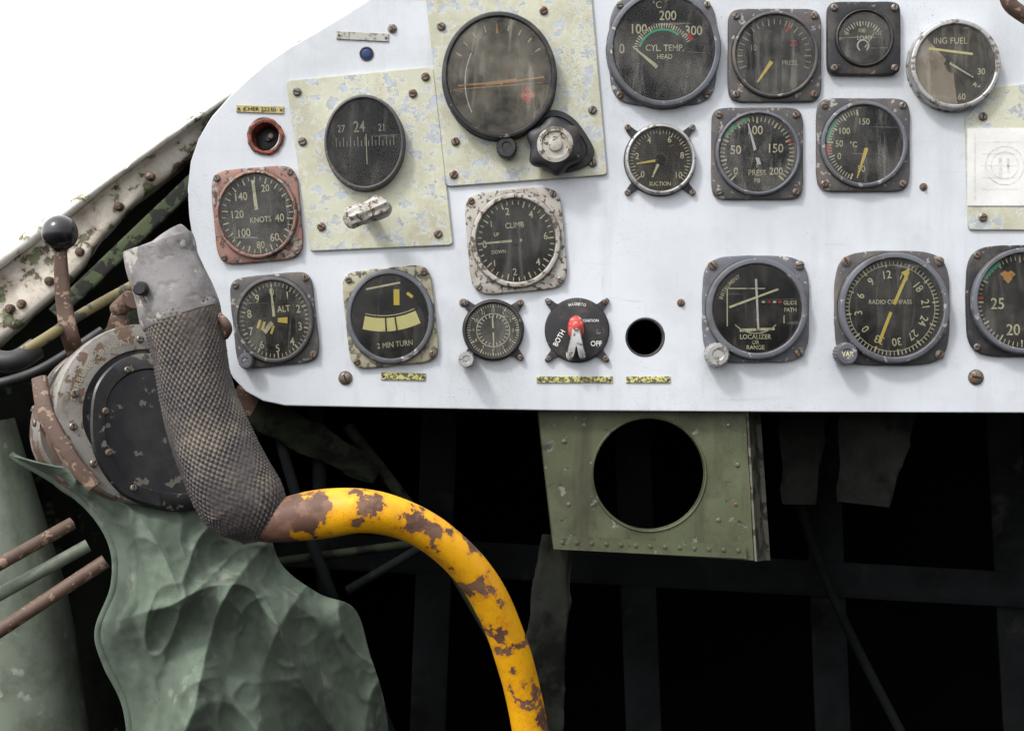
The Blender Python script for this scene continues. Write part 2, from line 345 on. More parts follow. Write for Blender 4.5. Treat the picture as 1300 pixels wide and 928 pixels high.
g=gauge('turn_indicator',495,402,53,'turn and bank indicator with cream worn bezel and bright curved tube','gauge',H=62,sx=.92,rot=6,bez='creambez',rimmat='grey',glassm='glass1',rim=8)
CU,CV=0,112
g.mk.arc(g.T,162,198,113,130,g.dw,TY,CU,CV); g.mk.arc(g.T,176.4,177.4,112,131,g.dw+.8,DK,CU,CV,3); g.mk.arc(g.T,183,184,112,131,g.dw+.8,DK,CU,CV,3)
g.mk.arc(g.T,162,198,109.5,110.5,g.dw,CR,CU,CV)
g.mk.line(g.T,10,14,12,34,g.dw,8,mi=YE); g.mk.line(g.T,-30,38,18,42,g.dw,2.4,mi=CR); g.mk.line(g.T,26,28,33,22,g.dw,4,mi=YE)
txt(g,[('2 MIN TURN',2,-35,7)]); fin(g)
g=gauge('climb_indicator',655,305,53,'black climb indicator with heavily corroded whitish square bezel','gauge',H=65,sx=.95,rot=5,bez='whitebez',glassm='glass1',rim=8,n=6)
txt(g,[('CLIMB',0,20,7),('0',-42,-1,9),('2',-8,38,9),('4',23,32,9),('6',40,3,9),('4',27,-29,9),('2',-5,-39,9),('1',-31,24,8),('1',-31,-26,8),('UP',-25,10,4.5),('DOWN',-24,-12,4.5)])
g.mk.ticks(g.T,-90,270,40,46,51,1.1,g.dw,CR,4,43)
needle(g,8,0,-42,0,3.5,2,hub=6,cu=0,cv=0); fin(g)
g=gauge('panel_clock',626,419,34,'small black aircraft clock with winding knob and tabs','clock',shape='ears',E=53,rim=5,sc=34.5,ew=.12,bez='black',glassm='glass2',thick=5,rise=6,sr=3.6)
g.mk.ticks(g.T,0,360,60,29.5,33,.8,g.dw,CR,5,28,wdb=1.8); g.mk.arc(g.T,0,360,20.5,21.5,g.dw,CR,n=48); g.mk.ticks(g.T,0,360,24,16,20,.9,g.dw,WH)
for i in range(1,13):
    a=math.radians(30*i); txt(g,[(str(i),25*math.sin(a),25*math.cos(a),4)])
needle(g,0,0,-1,18,2.5,1.5,hub=3); needle(g,0,0,1,-24,2,1,hub=0); fin(g); knob(g,-33,-37,10,30,'silver')
def cut(ob,holes):
    for h in holes:
        mb=MB(); px,py,r=h[:3]; ry=h[3] if len(h)>3 else r; N=64
        def ringy(y):
            return [((W(px,py).x+r*S*math.cos(2*math.pi*j/N)),y,(W(px,py).z+ry*S*math.sin(2*math.pi*j/N))) for j in range(N)]
        mb.rings([ringy(-.03),ringy(.05)],cap0=True,cap1=True)
        c=mb.build('cutter','void')
        md=ob.modifiers.new('b','BOOLEAN'); md.operation='DIFFERENCE'; md.object=c; md.solver='EXACT'
        dg=bpy.context.evaluated_depsgraph_get(); dg.update()
        me=bpy.data.meshes.new_from_object(ob.evaluated_get(dg)); ob.modifiers.clear(); old=ob.data; ob.data=me; nm=old.name
        bpy.data.meshes.remove(old); me.name=nm
        bpy.data.objects.remove(c)
def plate(name,pts,t,mat,label,cat,screws,w0=.3,hole=None):
    cx=sum(p[0] for p in pts)/len(pts); cy=sum(p[1] for p in pts)/len(pts)
    root=empty(name,Vector((W(cx,cy).x,-w0*S,W(cx,cy).z)),label,cat)
    bm=bmesh.new()
    out=[]
    n=len(pts)
    for i in range(n):
        p=Vector(pts[i]);a=(Vector(pts[i-1])-p).normalized();b=(Vector(pts[(i+1)%n])-p).normalized()
        for k in range(5):
            tt=k/4; out.append(p+a*6*(1-tt)**2+b*6*tt**2)
    def wl(q,w): v=W(q[0],q[1],.003); return Vector((v.x,-(w0+w)*S,v.z))
    vs=[bm.verts.new(wl(q,0)) for q in out]; f=bm.faces.new(vs)
    r=bmesh.ops.extrude_face_region(bm,geom=[f]); up=[e for e in r['geom'] if isinstance(e,bmesh.types.BMVert)]
    for v in up: v.co.y-=t*S
    bmesh.ops.recalc_face_normals(bm,faces=bm.faces)
    bmesh.ops.bevel(bm,geom=[e for e in bm.edges if all(v in up for v in e.verts)],offset=.8*S,segments=2,affect='EDGES')
    me=bpy.data.meshes.new('mounting_plate'); bm.to_mesh(me); bm.free(); me.materials.append(M[mat])
    ob=bpy.data.objects.new('mounting_plate',me); COL.objects.link(ob)
    if hole: cut(ob,hole)
    me=ob.data; me.transform(Matrix.Translation(-root.location)); ob.parent=root
    for sx_,sy_ in screws:
        c=W(sx_,sy_,.003); mb=MB(); TT=lambda u,v,w,c=c:Vector((c.x+u*S,-(w0+w)*S,c.z+v*S))
        screw_mesh(mb,TT,0,0,t,5.5,3,random.uniform(0,3)); mb.build('screw',['screw','slot'],root,origin=root.location)
    return root
pl1=plate('gyro_mounting_plate',[(363,103),(550,85),(575,311),(393,319)],4,'plate','cream chipped metal plate screwed to grey panel','plate',
  [(377,117),(524,119),(408,288),(556,297),(540,98),(384,180)])
g=gauge('heading_indicator',463,182,55,'oval heading gyro with compass drum window and rusty caging knob','gauge',shape='round',sx=.84,rot=2,base=4.5,thick=4,rise=12,bez='darkgrey',rimmat='darkgrey',glassm='glass1',rim=6,screws=False)
T=g.T
g.mk.line(T,-50,-9,50,-9,g.dw,2.2,mi=DK)
for i in range(-8,9):
    g.mk.line(T,i*5.4,-3,i*5.4,(4 if i%2 else 9),g.dw+.5,1.0,mi=DC)
txt(g,[('24',-8,22,14),('21',25,20,9),('27',-35,20,9)],DC); g.mk.line(T,2,-26,2,12,g.dw+.9,1.0,mi=CR)
fin(g)
mb=MB(); o=g.root.location
a=W(466,272,.006);b=W(466,270,.030); tube(mb,a,b,9*S,8*S)
loft(mb,[(W(489,259,.028),5*S,5*S),(W(487,261,.029),13*S,13*S),(W(476,266,.032),14*S,14*S),(W(466,270,.035),12*S,12*S),(W(452,275,.040),13*S,12*S),(W(442,279,.042),12*S,11*S),(W(439,280,.043),5*S,5*S)],N=40,disp=lambda a,L,t:.0005*math.sin(9*a)+.0009*noise.noise(Vector((math.cos(a)*2,math.sin(a)*2,L*120))),sub=6); mb.build('caging_knob','whitebez',g.root,origin=o)
pl2=plate('horizon_mounting_plate',[(533,-70),(745,-75),(771,222),(567,237)],4,'plate','pale cream chipped plate carrying the artificial horizon','plate',
  [(576,222),(560,34),(690,14),(752,207),(578,180),(752,140)])
g=gauge('artificial_horizon',634,98,73,'large artificial horizon with black bezel and orange bar','gauge',shape='round',sx=.9,rot=3,base=4.5,thick=6,rise=14,bez='black',glassm='glass3',dial='dialbrown',rim=8,screws=False)
T=g.T
g.mk.line(T,-58,-7,-8,-6,g.dw,2.2,mi=OR); g.mk.line(T,10,-6,62,-2,g.dw,2.2,mi=OR); g.mk.line(T,-66,-12,60,-9,g.dw-.2,1,mi=OR); g.mk.arc(T,0,360,0,3,g.dw+.4,OR,2,-6); g.mk.line(T,-20,-7,24,-4,g.dw+.2,4,mi=OR)
g.mk.ticks(T,-60,60,9,60,68,1.6,g.dw,CR); g.mk.line(T,0,56,0,70,g.dw+.3,4,.5,mi=OR)
g.mk.add([T(26,-24,g.dw+.3),T(38,-36,g.dw+.3),T(50,-24,g.dw+.3),T(38,-12,g.dw+.3)],[(0,1,2,3)],RE); g.mk.text(T,'CAGED',38,-24,4.5,g.dw+.7,-.1,CR,.7)
g.mk.arc(T,-115,-60,80,81.4,g.dw,WH,32,-8); fin(g)
knob(g,5,-90,14,14,'black','trim_knob',20,.05,4)
star=Inst('star_knob',704,188,'black lobed knob with worn pale metal centre on black bracket','knob',base=5)
mb=MB()
def ip2(P_,t):
    n=len(P_); i=int(t)%n; f=t-int(t); a,b,c,d=[Vector(P_[(i+k)%n]) for k in (-1,0,1,2)]
    return .5*((2*b)+(c-a)*f+(2*a-5*b+4*c-d)*f*f+(3*b-a-3*c+d)*f**3)
def loz(k,w):
    P_=[(-18,44),(4,48),(26,36),(46,8),(50,-8),(40,-22),(14,-30),(-14,-26),(-28,-6),(-28,24)]
    out=[]
    for i in range(len(P_)*6):
        t=i/6; q=ip2(P_,t); out.append((8+(q[0]-8)*k,8+(q[1]-8)*k,w))
    return out
mb.rings([loz(1,-.4),loz(1,4),loz(.97,6),loz(.8,6.4),loz(.76,4.5)],star.T,cap1=True); mb.build('knob_bracket','black',star.root,ang=40)
mb=MB()
def fl(a):
    return 1+.20*(.5+.5*math.cos(6*(a-.62)))**1.2
mb.rings([circ(12,4,120),circ(12,10,120),circ(27,10,120,fl),circ(30,13,120,fl),circ(31,18,120,fl),circ(30,25,120,fl),circ(27,29,120,fl),circ(24,31,120)],star.T,cap1=True); mb.build('knob_body','black',star.root,ang=60)
mb=MB(); mb.rings([circ(23,30,48),circ(22,34,48),circ(17,35,48),circ(16,33,48),circ(9,33,48),circ(8,36,48),circ(4,37,48)],star.T,cap1=True); mb.build('knob_centre','whitebez',star.root)
g=gauge('cylinder_temperature_gauge',843,62,66,'large cylinder head temperature gauge with worn grey round bezel','gauge',shape='lug',H=71,E=86,rim=9,bez='grey',rimmat='grey',glassm='glass2',sc=57,sx=.97,thick=4,rise=12)
g.mk.arc(g.T,-72,38,31,34,g.dw,GR,0,-6); g.mk.ticks(g.T,-78,62,29,35,40,1.1,g.dw,CR,5,34,0,-6,wdb=2)
g.mk.line(g.T,33,16,37,18,g.dw+.3,10,mi=RE)
txt(g,[('0',-54,2,12),('100',-31,27,12),('200',6,44,12),('300',40,25,12),('°C',-8,58,9),('CYL. TEMP.',2,3,8),('HEAD',2,-8,6)])
needle(g,-8,-22,-40,4,5,1.5,hub=7,cu=0,cv=-28); fin(g)
g=gauge('pressure_gauge',985,69,50,'dusty dim pressure gauge in dark square case','gauge',H=59,n=9,bez='darkgrey',glassm='glass2',rim=6,group='small square gauges')
g.mk.ticks(g.T,-110,110,23,40,47,1.1,g.dw,DC,5,38); g.mk.line(g.T,15,30,20,42,g.dw+.3,2.4,mi=RE)
txt(g,[('PRESS.',20,-9,6),('20',24,16,7,0,RE),('10',-26,10,7)],DC); needle(g,-4,-8,-22,-34,5,2,mi=YE,cu=0,cv=0); fin(g)
g=gauge('load_meter',1098,48,33,'small square black load meter with scratched face','gauge',H=46,n=10,bez='black',glassm='glass2',rim=5,sc=38,thick=10,rise=3,group='small square gauges')
g.mk.ticks(g.T,-55,55,15,24,29,1,g.dw,CR,3,22,0,-6); txt(g,[('LOAD',2,2,5.5),('0',-22,8,5),('100',-1,11,5),('125',20,8,4.5)])
needle(g,0,-14,14,8,1.5,1,hub=4); g.mk.line(g.T,-26,-15,26,-15,g.dw,12,mi=DK); g.mk.arc(g.T,0,360,6,8,g.dw+.5,WH,0,-8); fin(g)
g=gauge('fuel_gauge',1212,83,50,'round gauge with silver bezel and glare painted on its face','gauge',shape='round',rim=8,bez='silver',glassm='glass2',dial='dialbrown',screws=False,thick=4,rise=14)
g.mk.arc(g.T,172,318,8,48,g.dw,GL,0,0); g.mk.line(g.T,-30,23,26,16,g.dw+.4,3,mi=TY); g.mk.line(g.T,-8,8,38,-22,g.dw+.4,12,5,mi=DK); g.mk.line(g.T,-4,4,20,-32,g.dw+.7,6,2,mi=DK);  # lower-left sector is glare painted over the dial
txt(g,[('ING FUEL',-2,33,8),('30',37,-6,8),('45',31,-22,8),('60',12,-38,8)]); needle(g,-4,4,26,-14,3,1.5,hub=0); fin(g)
g=gauge('suction_gauge',839,202,40,'round suction gauge with thin silver rim and black tabs','gauge',shape='ears',E=62,ew=.09,rim=6,sc=41,bez='black',rimmat='silver',dial='dialbrown',glassm='glass1',thick=3,rise=9,sr=4)
g.mk.ticks(g.T,-130,130,41,34,38.5,.8,g.dw,CR,4,32)
txt(g,[('4',-14,25,8),('6',12,26,8),('2',-29,5,8),('8',28,6,8),('0',-22,-18,8),('10',24,-19,8),('SUCTION',0,-30,5)]); needle(g,0,0,-30,-5,3.5,1.5,mi=YE,hub=7); needle(g,0,0,-10,-22,4,2,mi=CR,hub=0); fin(g)
g=gauge('pressure_gauge',963,194,49,'oil pressure gauge marked psi in square grey case','gauge',H=58,n=9,bez='darkgrey',rimmat='grey',glassm='glass2',rim=6,group='small square gauges')
g.mk.ticks(g.T,-135,135,41,41,47,1,g.dw,CR,5,39,wdb=2); g.mk.arc(g.T,-60,-15,43,48,g.dw+.3,GR); g.mk.line(g.T,-20,43,-28,38,g.dw+.5,3,mi=RE); g.mk.line(g.T,40,14,44,18,g.dw+.5,3,mi=RE)
txt(g,[('50',-27,5,11),('100',-2,30,11),('150',24,7,11),('0',-27,-22,9),('200',24,-22,9),('0',0,-15,5),('PRESS',0,-24,7),('PSI',0,-34,5)])
needle(g,2,-14,-12,38,5,1.5,mi=WH,hub=6,cu=0,cv=0); fin(g)
g=gauge('temperature_gauge',1098,183,49,'celsius temperature gauge in worn dark grey square case','gauge',H=59,n=8,bez='darkgrey',rimmat='grey',glassm='glass2',rim=7,group='small square gauges')
g.mk.ticks(g.T,-160,-10,31,40,46,1,g.dw,CR,5,38,wdb=2); g.mk.arc(g.T,-84,-45,43,48,g.dw+.3,GR); g.mk.arc(g.T,-104,-90,42,48,g.dw+.3,RE)
txt(g,[('100',-23,18,8),('150',2,30,8),('50',-30,2,8),('0',-30,-14,8),('°C',-12,1,7),('50',-2,-30,8)]); needle(g,4,-4,-8,-42,5,1.5,mi=YE,cu=0,cv=0); fin(g)
g=gauge('localizer_indicator',961,392,56,'localizer glide path indicator with crossed needles and knob','gauge',shape='lug',H=68,E=84,rim=9,sc=55,bez='grey',rimmat='grey',glassm='glass1',thick=6,rise=11,sr=6)
T=g.T
g.mk.line(T,-36,-22,-36,26,g.dw,1.2,mi=CR); g.mk.line(T,-36,26,12,26,g.dw,1.2,mi=CR); g.mk.arc(T,135,225,36,37.2,g.dw,CR,0,6); g.mk.line(T,36,-18,36,-8,g.dw,1.2,mi=CR)
for i in range(4):
    g.mk.line(T,8+i*7,9,12+i*7,9,g.dw,2.2,mi=RE if i%2 else CR); g.mk.line(T,2,-6-i*6,2,-9-i*6,g.dw,2.6,mi=RE if i%2==0 else CR)
g.mk.line(T,-20,-27,24,-25,g.dw,4,3,mi=CR)
txt(g,[('GLIDE',44,8,5),('PATH',44,-1,5),('LOCALIZER',0,-35,6),('OR',0,-42,5),('RANGE',0,-48.5,5.5),])
g.mk.arctext(T,'INSTRUMENT',-50,46,5,g.dw)
g.nd.line(T,-34,2,28,25,6.5,2.8,2.4,CR); g.nd.line(T,0,38,3,-26,5.5,2.8,2.4,WH); fin(g)
knob(g,-51,-58,15,20,'silver','selector_knob',18,.04)
g=gauge('radio_compass',1135,391,62,'radio compass with numbered ring and yellow needle','gauge',shape='lug',H=73,E=89,rim=9,sc=59,bez='darkgrey',rimmat='grey',glassm='glass1',thick=6,rise=11,sr=6)
T=g.T
g.mk.ticks(T,-8,352,72,55,60,1,g.dw,CR,6,52,wdb=2); g.mk.arc(T,0,360,54,54.8,g.dw+.3,CR,n=64)
for i,s_ in enumerate(['12','15','18','21','24','27','30','33','0','3','6','9']):
    a=math.radians(-8+30*i); txt(g,[(s_,43*math.sin(a),43*math.cos(a),10,-math.degrees(a))])
txt(g,[('RADIO COMPASS',-2,8,5.5)])
needle(g,-17,-44,0,0,4,4,mi=YE,hub=0); needle(g,0,0,20,46,4,4,mi=YE,hub=6); g.nd.line(T,14,42,22,50,5.6,9,1,YE); fin(g)
knob(g,-62,-58,14,20,'grey','variation_knob',20,.05)
mb=MB(); mb.text(g.T,'VAR',-62,-58,6,26.4); mb.build('knob_lettering','cream',g.root)
g=gauge('tachometer',1301,382,60,'large tachometer with dark bezel and numbered scale','gauge',shape='lug',H=71,E=88,rim=8,sc=58,bez='black',rimmat='grey',glassm='glass1',thick=6,rise=11)
g.mk.ticks(g.T,-180,180,61,52,58,1,g.dw,CR,5,49,wdb=2)
txt(g,[('25',-31,-3,14),('20',-11,-36,14),('15',24,-34,13),('35',14,38,11)]); g.mk.line(g.T,-57,4,-49,4,g.dw+.4,3,mi=RE); g.mk.arc(g.T,-60,-30,53,58,g.dw+.5,GR)
bl=lambda a:1+.25*math.sin(3*a)+.12*math.sin(7*a)
g.mk.add([g.T(-18+8*bl(2*math.pi*k/24)*math.cos(2*math.pi*k/24),32+7*bl(2*math.pi*k/24)*math.sin(2*math.pi*k/24),g.dw+.4) for k in range(24)],[tuple(range(24))],OR)
needle(g,0,0,30,30,4,2,mi=CR,hub=7); fin(g)
g=Inst('magneto_switch',733,419,'black ignition selector switch with worn red lever','switch')
f=ears(41,56,.10); mb=MB(); N=160
mb.rings([circ(1,0,N,f),circ(1,4,N,f),[(x*.97,y*.97,5) for x,y,_ in circ(1,5,N,f)],circ(39.5,5,N),circ(39,8,N),circ(36,8.5,N),circ(12,9,N)],g.T,cap1=True); mb.build('switch_plate','black',g.root)
mb=MB()
for t,u,v,h,r in (('BOTH',-23,-10,6.5,62),('OFF',24,-17,6.5,0),('IGNITION',17,12,3.5,0),('R',9,-31,6,0),('L',-12,-31,6,0)): mb.text(g.T,t,u,v,h,9.6,math.radians(r))
mb.arctext(g.T,'MAGNETO',0,33,3.6,9.4); mb.build('switch_lettering','white',g.root)
for a,b in ((1,1),(1,-1),(-1,1),(-1,-1)):
    mb=MB(); screw_mesh(mb,g.T,a*36,b*36,4.5,3.6,2.4,random.random()*3); mb.build('screw',['screw','slot'],g.root)
def wedge(P_,k,w): 
    cx_=sum(p[0] for p in P_)/len(P_); cy_=sum(p[1] for p in P_)/len(P_); n=len(P_)*6; return [((lambda q:(cx_+(q[0]-cx_)*k,cy_+(q[1]-cy_)*k,w))(ip2(P_,i/6))) for i in range(n)]
H_=[(-12,4),(-9,14),(-2,18),(5,14),(8,4),(6,-8),(-2,-12),(-10,-8)]
mb=MB(); mb.rings([wedge(H_,1,8.5),wedge(H_,1,17),wedge(H_,.85,21),wedge(H_,.5,22)],g.T,cap1=True); mb.build('lever_hub','redlever',g.root,ang=60)
L_=[(-6,8),(1,8),(5,-10),(9,-30),(7,-37),(2,-34),(-2,-20),(-6,-34),(-11,-38),(-13,-31),(-9,-10)]
mb=MB(); mb.rings([wedge(L_,1,17),wedge(L_,1,24),wedge(L_,.86,26.5)],g.T,cap1=True); mb.build('switch_lever','silver',g.root,ang=60)
mb=MB(); mb.rings([circ(5,24,30,cu=-2,cv=4),circ(5,29,30,cu=-2,cv=4),circ(3.5,30,30,cu=-2,cv=4)],g.T,cap1=True); mb.build('lever_screw','redlever',g.root)
# ------------------------------------------------------------ main panel
pts=[(490,-20),(465,2),(430,24),(400,42),(368,60),(340,79),(314,101),(290,124),(268,149),(252,176),(242,205),(238,240),(240,275),(247,318),(256,360),(266,400),(276,436),(284,458),(296,480),(312,497),(334,509),(362,515),(520,518),(700,521),(1000,523),(1300,524),(1480,525),(1480,-75),(560,-75)]
bm=bmesh.new(); vs=[bm.verts.new(W(*p)) for p in pts]; f=bm.faces.new(vs)
r=bmesh.ops.extrude_face_region(bm,geom=[f]); up=[e for e in r['geom'] if isinstance(e,bmesh.types.BMVert)]
for v in up: v.co.y+=.004
bmesh.ops.recalc_face_normals(bm,faces=bm.faces)
me=bpy.data.meshes.new('instrument_panel'); bm.to_mesh(me); bm.free(); me.materials.append(M['panel'])
panel=bpy.data.objects.new('instrument_panel',me); COL.objects.link(panel)
cut(panel,[(820,428,24),(335,171,19,21)])
bv=panel.modifiers.new('bev','BEVEL'); bv.width=.0009; bv.segments=2; bv.limit_method='ANGLE'; bv.angle_limit=math.radians(50)
meta(panel,'worn pale blue-grey aircraft instrument panel with rounded corner','panel')
i=Inst('hole_grommet',820,428,'thin dark rim around empty round panel hole','rim'); mb=MB(); r=24; mb.rings([circ(r+.5,-6,48),circ(r+1,.3,48),circ(r,.9,48),circ(r-1.5,.5,48),circ(r-2,-6,48)],i.T); mb.build('rim_ring','black',i.root)
i=Inst('blue_grommet',464,66,'small panel hole with dark ring and dark blue core','grommet'); mb=MB(); mb.rings([circ(9,.1,40),circ(9,1.2,40),circ(7.5,1.4,40),circ(7,.6,40)],i.T,cap1=False); mb.build('grommet_ring','black',i.root)
mb=MB(); mb.rings([circ(7.2,.2,40),circ(6,.8,40),circ(3,1.2,40)],i.T,cap1=True); mb.build('grommet_core','bluecore',i.root)  # small panel hole built as a grommet with a dark blue core
i=Inst('rusted_socket',335,172,'corroded red ring around an empty lamp socket','socket')
mb=MB(); jag=lambda a:1+.02*math.sin(5*a+1)+.015*math.sin(13*a)
mb.rings([circ(23,.2,90,jag),circ(23.5,2.5,90,jag),circ(21,4,90,jag),circ(18,3,90),circ(17,-14,90),circ(16,-22,90)],i.T); mb.build('socket_ring','rustring',i.root)
mb=MB(); mb.rings([circ(16,-22,48),circ(13,-20,48),circ(4,-20,48),circ(3,-14,48)],i.T,cap1=True); mb.build('socket_core','black',i.root)
mb=MB(); mb.rings([circ(4,-17,16,cu=5,cv=3),circ(3,-8,16,cu=5,cv=3)],i.T,cap1=True); mb.build('socket_contact','silver',i.root)
def placard(px,py,w,h,rot,mat,label,text=None,tm='slot'):
    i=Inst('placard',px,py,label,'label plate',rot=rot); mb=MB()
    q=[(-w/2,-h/2),(w/2,-h/2),(w/2,h/2),(-w/2,h/2)]
    mb.rings([[(x,y,.2) for x,y in q],[(x,y,1.4) for x,y in q],[(x*.99,y*.93,1.9) for x,y in q]],i.T,cap1=True); mb.build('label_strip',mat,i.root)
    if text:
        mb=MB(); mb.text(i.T,text,0,0,h*.55,2.5,0,0,1.1); mb.build('label_lettering',tm,i.root)
    for s_ in (-1,1):
        mb=MB(); screw_mesh(mb,i.T,s_*(w/2-3),0,1.8,1.8,1); mb.build('rivet',['screw','slot'],i.root)
placard(328,137,60,9,-2,'brass','small tarnished brass label above rusted socket','CHER 22210')
placard(459,44,66,10,-3,'greyplac','faded grey label strip near top of panel')
placard(511,478,56,9,-1,'yplac','worn yellow label under turn indicator')
placard(730,482,96,8,0,'yplac','long worn yellow label under switch')
placard(824,482,56,8,0,'yplac','short worn yellow label under panel hole')
def panelscrew(px,py,r=7):
    i=Inst('panel_screw',px,py,'rusty brown screw set in the grey panel','screw',group='screws on the panel'); mb=MB()
    mb.rings([circ(r+2,.1,24),circ(r+2,1,24),circ(r,1.4,24)],i.T); screw_mesh(mb,i.T,0,0,1,r,3.5,random.random()*3); 
    o=mb.build('screw_head',['screw','slot'],i.root)
for q in ((437,480,7),(1243,479,8),(497,34,4),(588,384,3.5),(866,384,3),(1176,236,3)): panelscrew(*q)
cf=plate('card_holder',[(1258,112),(1320,104),(1335,292),(1230,292),(1226,150)],3,'plate','cream metal card holder frame screwed to panel','holder',[(1248,276),(1248,148)])
mb=MB(); c=W(1282,212,.004)
Tc=lambda u,v,w:Vector((c.x+u*S,-(3.5+w)*S,c.z+v*S))
q=[(-53,-49),(70,-49),(70,49),(-53,49)]
mb.rings([[(x,y,0) for x,y in q],[(x,y,1) for x,y in q]],Tc,cap1=True); mb.build('white_card','card',cf,origin=cf.location)
mb=MB()
mb.line(Tc,-44,-42,-44,42,1.9,.4)
mb.arc(Tc,0,360,24,24.5,1.5,0,-6,2,48); mb.arc(Tc,0,360,17,17.4,1.5,0,-6,2,48)
for k in range(5): mb.line(Tc,-36,32-k*15,10,32-k*15,1.7,.3)
for k,wd in enumerate(('CALIBRATION','COMPASS')): mb.text(Tc,wd,-12+k*10,2,3.2,2.2,math.radians(90))
mb.build('card_printing','cardink',cf,origin=cf.location)
# ------------------------------------------------------------ green bracket box under panel
o=W(830,610,-.012)
root=empty('bracket_box',o,'green chipped metal box with large round hole hanging beneath panel','box')
poly=[Vector(p) for p in ((680,500),(946,500),(958,712),(703,697))]
hc=Vector((824,602))
def ray(a):
    d=Vector((math.cos(a),math.sin(a))); best=None
    for i in range(4):
        p=poly[i];e=poly[(i+1)%4]-p; den=d.x*e.y-d.y*e.x
        if abs(den)<1e-9: continue
        t=((p.x-hc.x)*e.y-(p.y-hc.y)*e.x)/den; u=((p.x-hc.x)*d.y-(p.y-hc.y)*d.x)/den
        if t>0 and -1e-6<=u<=1+1e-6 and (best is None or t<best): best=t
    return hc+d*best
angs=sorted([2*math.pi*j/120 for j in range(120)]+[math.atan2(p.y-hc.y,p.x-hc.x)%(2*math.pi) for p in poly])
def w3(q,d): return tuple(W(q[0],q[1],-.012)+Vector((0,-d+.0016*noise.noise(Vector((q[0]*.02,q[1]*.02,1))),0)))
mb=MB(); out=[ray(a) for a in angs]; hr=lambda r:[hc+Vector((math.cos(a),math.sin(a)))*r for a in angs]
mid=lambda k:[hr(74)[i].lerp(out[i],k) for i in range(len(out))]
mb.rings([[w3(q,-.05) for q in out],[w3(q,-.001) for q in out],[w3(hc+(q-hc)*.993,0) for q in out]]+[[w3(q,0) for q in mid(k)] for k in (.8,.6,.4,.2)]+[[w3(q,0) for q in hr(74)],[w3(q,.0012) for q in hr(72.5)],[w3(q,.0008) for q in hr(71)],[w3(q,-.006) for q in hr(70)]])
mb.build('box_shell','greybox',root,origin=o)
mb=MB(); a0,a1=W(946,500,-.012),W(958,712,-.012)
b0=W(966,500,-.012)+Vector((.004,.05,0)); b1=W(978,716,-.012)+Vector((.006,.05,-.004))
mb.rings([[tuple(a0+Vector((0,-.0004,0))),tuple(a1+Vector((0,-.0004,0)))],[tuple(a0+Vector((.0015,-.0014,0))),tuple(a1+Vector((.0015,-.0014,0)))],[tuple(b0),tuple(b1)],[tuple(b0+Vector((.0035,-.001,0))),tuple(b1+Vector((.0035,-.001,0)))],[tuple(b0+Vector((.0035,.004,0))),tuple(b1+Vector((.0035,.004,0)))]],closed=False); mb.build('box_side','boxside',root,origin=o)
mb=MB(); mb.rings([[tuple(W(a,b,-.0095+dd)) for a,b in ((701,679),(946,692),(948,709),(703,697))] for dd in (0,.0015)],cap0=True,cap1=True); mb.build('lower_lip','greybox',root,origin=o)
for k in range(13):
    px=714+k*18.6; py=688+k*.9; c=W(px,py,-.0080); mb=MB(); screw=lambda u,v,w,c=c:Vector((c.x+u*S,c.y-w*S,c.z+v*S))
    mb.rings([circ(3,0,14),circ(2.5,1.2,14),circ(1.3,1.6,14)],screw,cap1=True); mb.build('rivet','greybox',root,origin=o)
for px,py in ((716,560),(722,640),(925,540),(934,640),(936,590),(912,660)):
    c=W(px,py,-.0118); mb=MB(); screw=lambda u,v,w,c=c:Vector((c.x+u*S,c.y-w*S,c.z+v*S))
    mb.rings([circ(3,0,14),circ(2.5,1.2,14),circ(1.3,1.6,14)],screw,cap1=True); mb.build('rivet','screw',root,origin=o)
# ------------------------------------------------------------ canopy rail and shell
stn=[((395,40),(395,70),(380,140),-.12),((318,97),(300,124),(250,196),-.02),((255,138),(243,160),(213,228),-.005),((200,176),(190,198),(172,258),.01),((150,211),(140,234),(132,300),.02),((100,246),(92,272),(104,342),.03),((50,281),(45,310),(62,384),.04),((0,316),(-5,345),(8,430),.05),((-80,372),(-85,402),(-70,506),.07)]
o=W(100,290,.03)
rail=empty('canopy_rail',o,'chipped cream and green painted cockpit sill rail with rivets','rail')
def dense(rs,k,amp=.0012):
    out=[]
    for i in range(len(rs)-1):
        for j in range(k):
            t=j/k; out.append([tuple(Vector(a).lerp(Vector(b),t)+Vector((0,noise.noise(Vector(a).lerp(Vector(b),t)*90)*amp,noise.noise(Vector(a).lerp(Vector(b),t)*60)*amp))) for a,b in zip(rs[i],rs[i+1])])
    out.append(rs[-1]); return out
def Wl(a,b,t,d): return W(a[0]+(b[0]-a[0])*t,a[1]+(b[1]-a[1])*t,d)
mb=MB(); rs=[]
for tp,md,lo,d in stn:
    b=W(*tp,d)+Vector((-.016,.018,-.006))
    row=[b+Vector((-.006,0,-.02)),b,W(*tp,d)+Vector((-.006,.008,-.001)),W(*tp,d)+Vector((-.001,.003,.0005))]
    for t,dd in ((.12,.002),(.35,.0055),(.65,.0065),(.9,.004),(1,.001)): row.append(Wl(tp,md,t,d+dd))
    rs.append([tuple(v) for v in row])
mb.rings(dense(rs,12),closed=False); mb.build('rail_lip','rail',rail,origin=o,ang=80)
mb=MB(); rs=[]
for tp,md,lo,d in stn:
    row=[Wl(md,lo,t,d+dd) for t,dd in ((-.03,-.001),(.06,-.001),(.12,-.004),(.3,-.003),(.5,-.001),(.7,.001),(.85,.002),(.95,.001),(1,-.003))]+[W(lo[0],lo[1]+4,d-.014)]
    rs.append([tuple(v) for v in row])
mb.rings(dense(rs,12,.0016),closed=False); mb.build('rail_side','railside',rail,origin=o,ang=80)
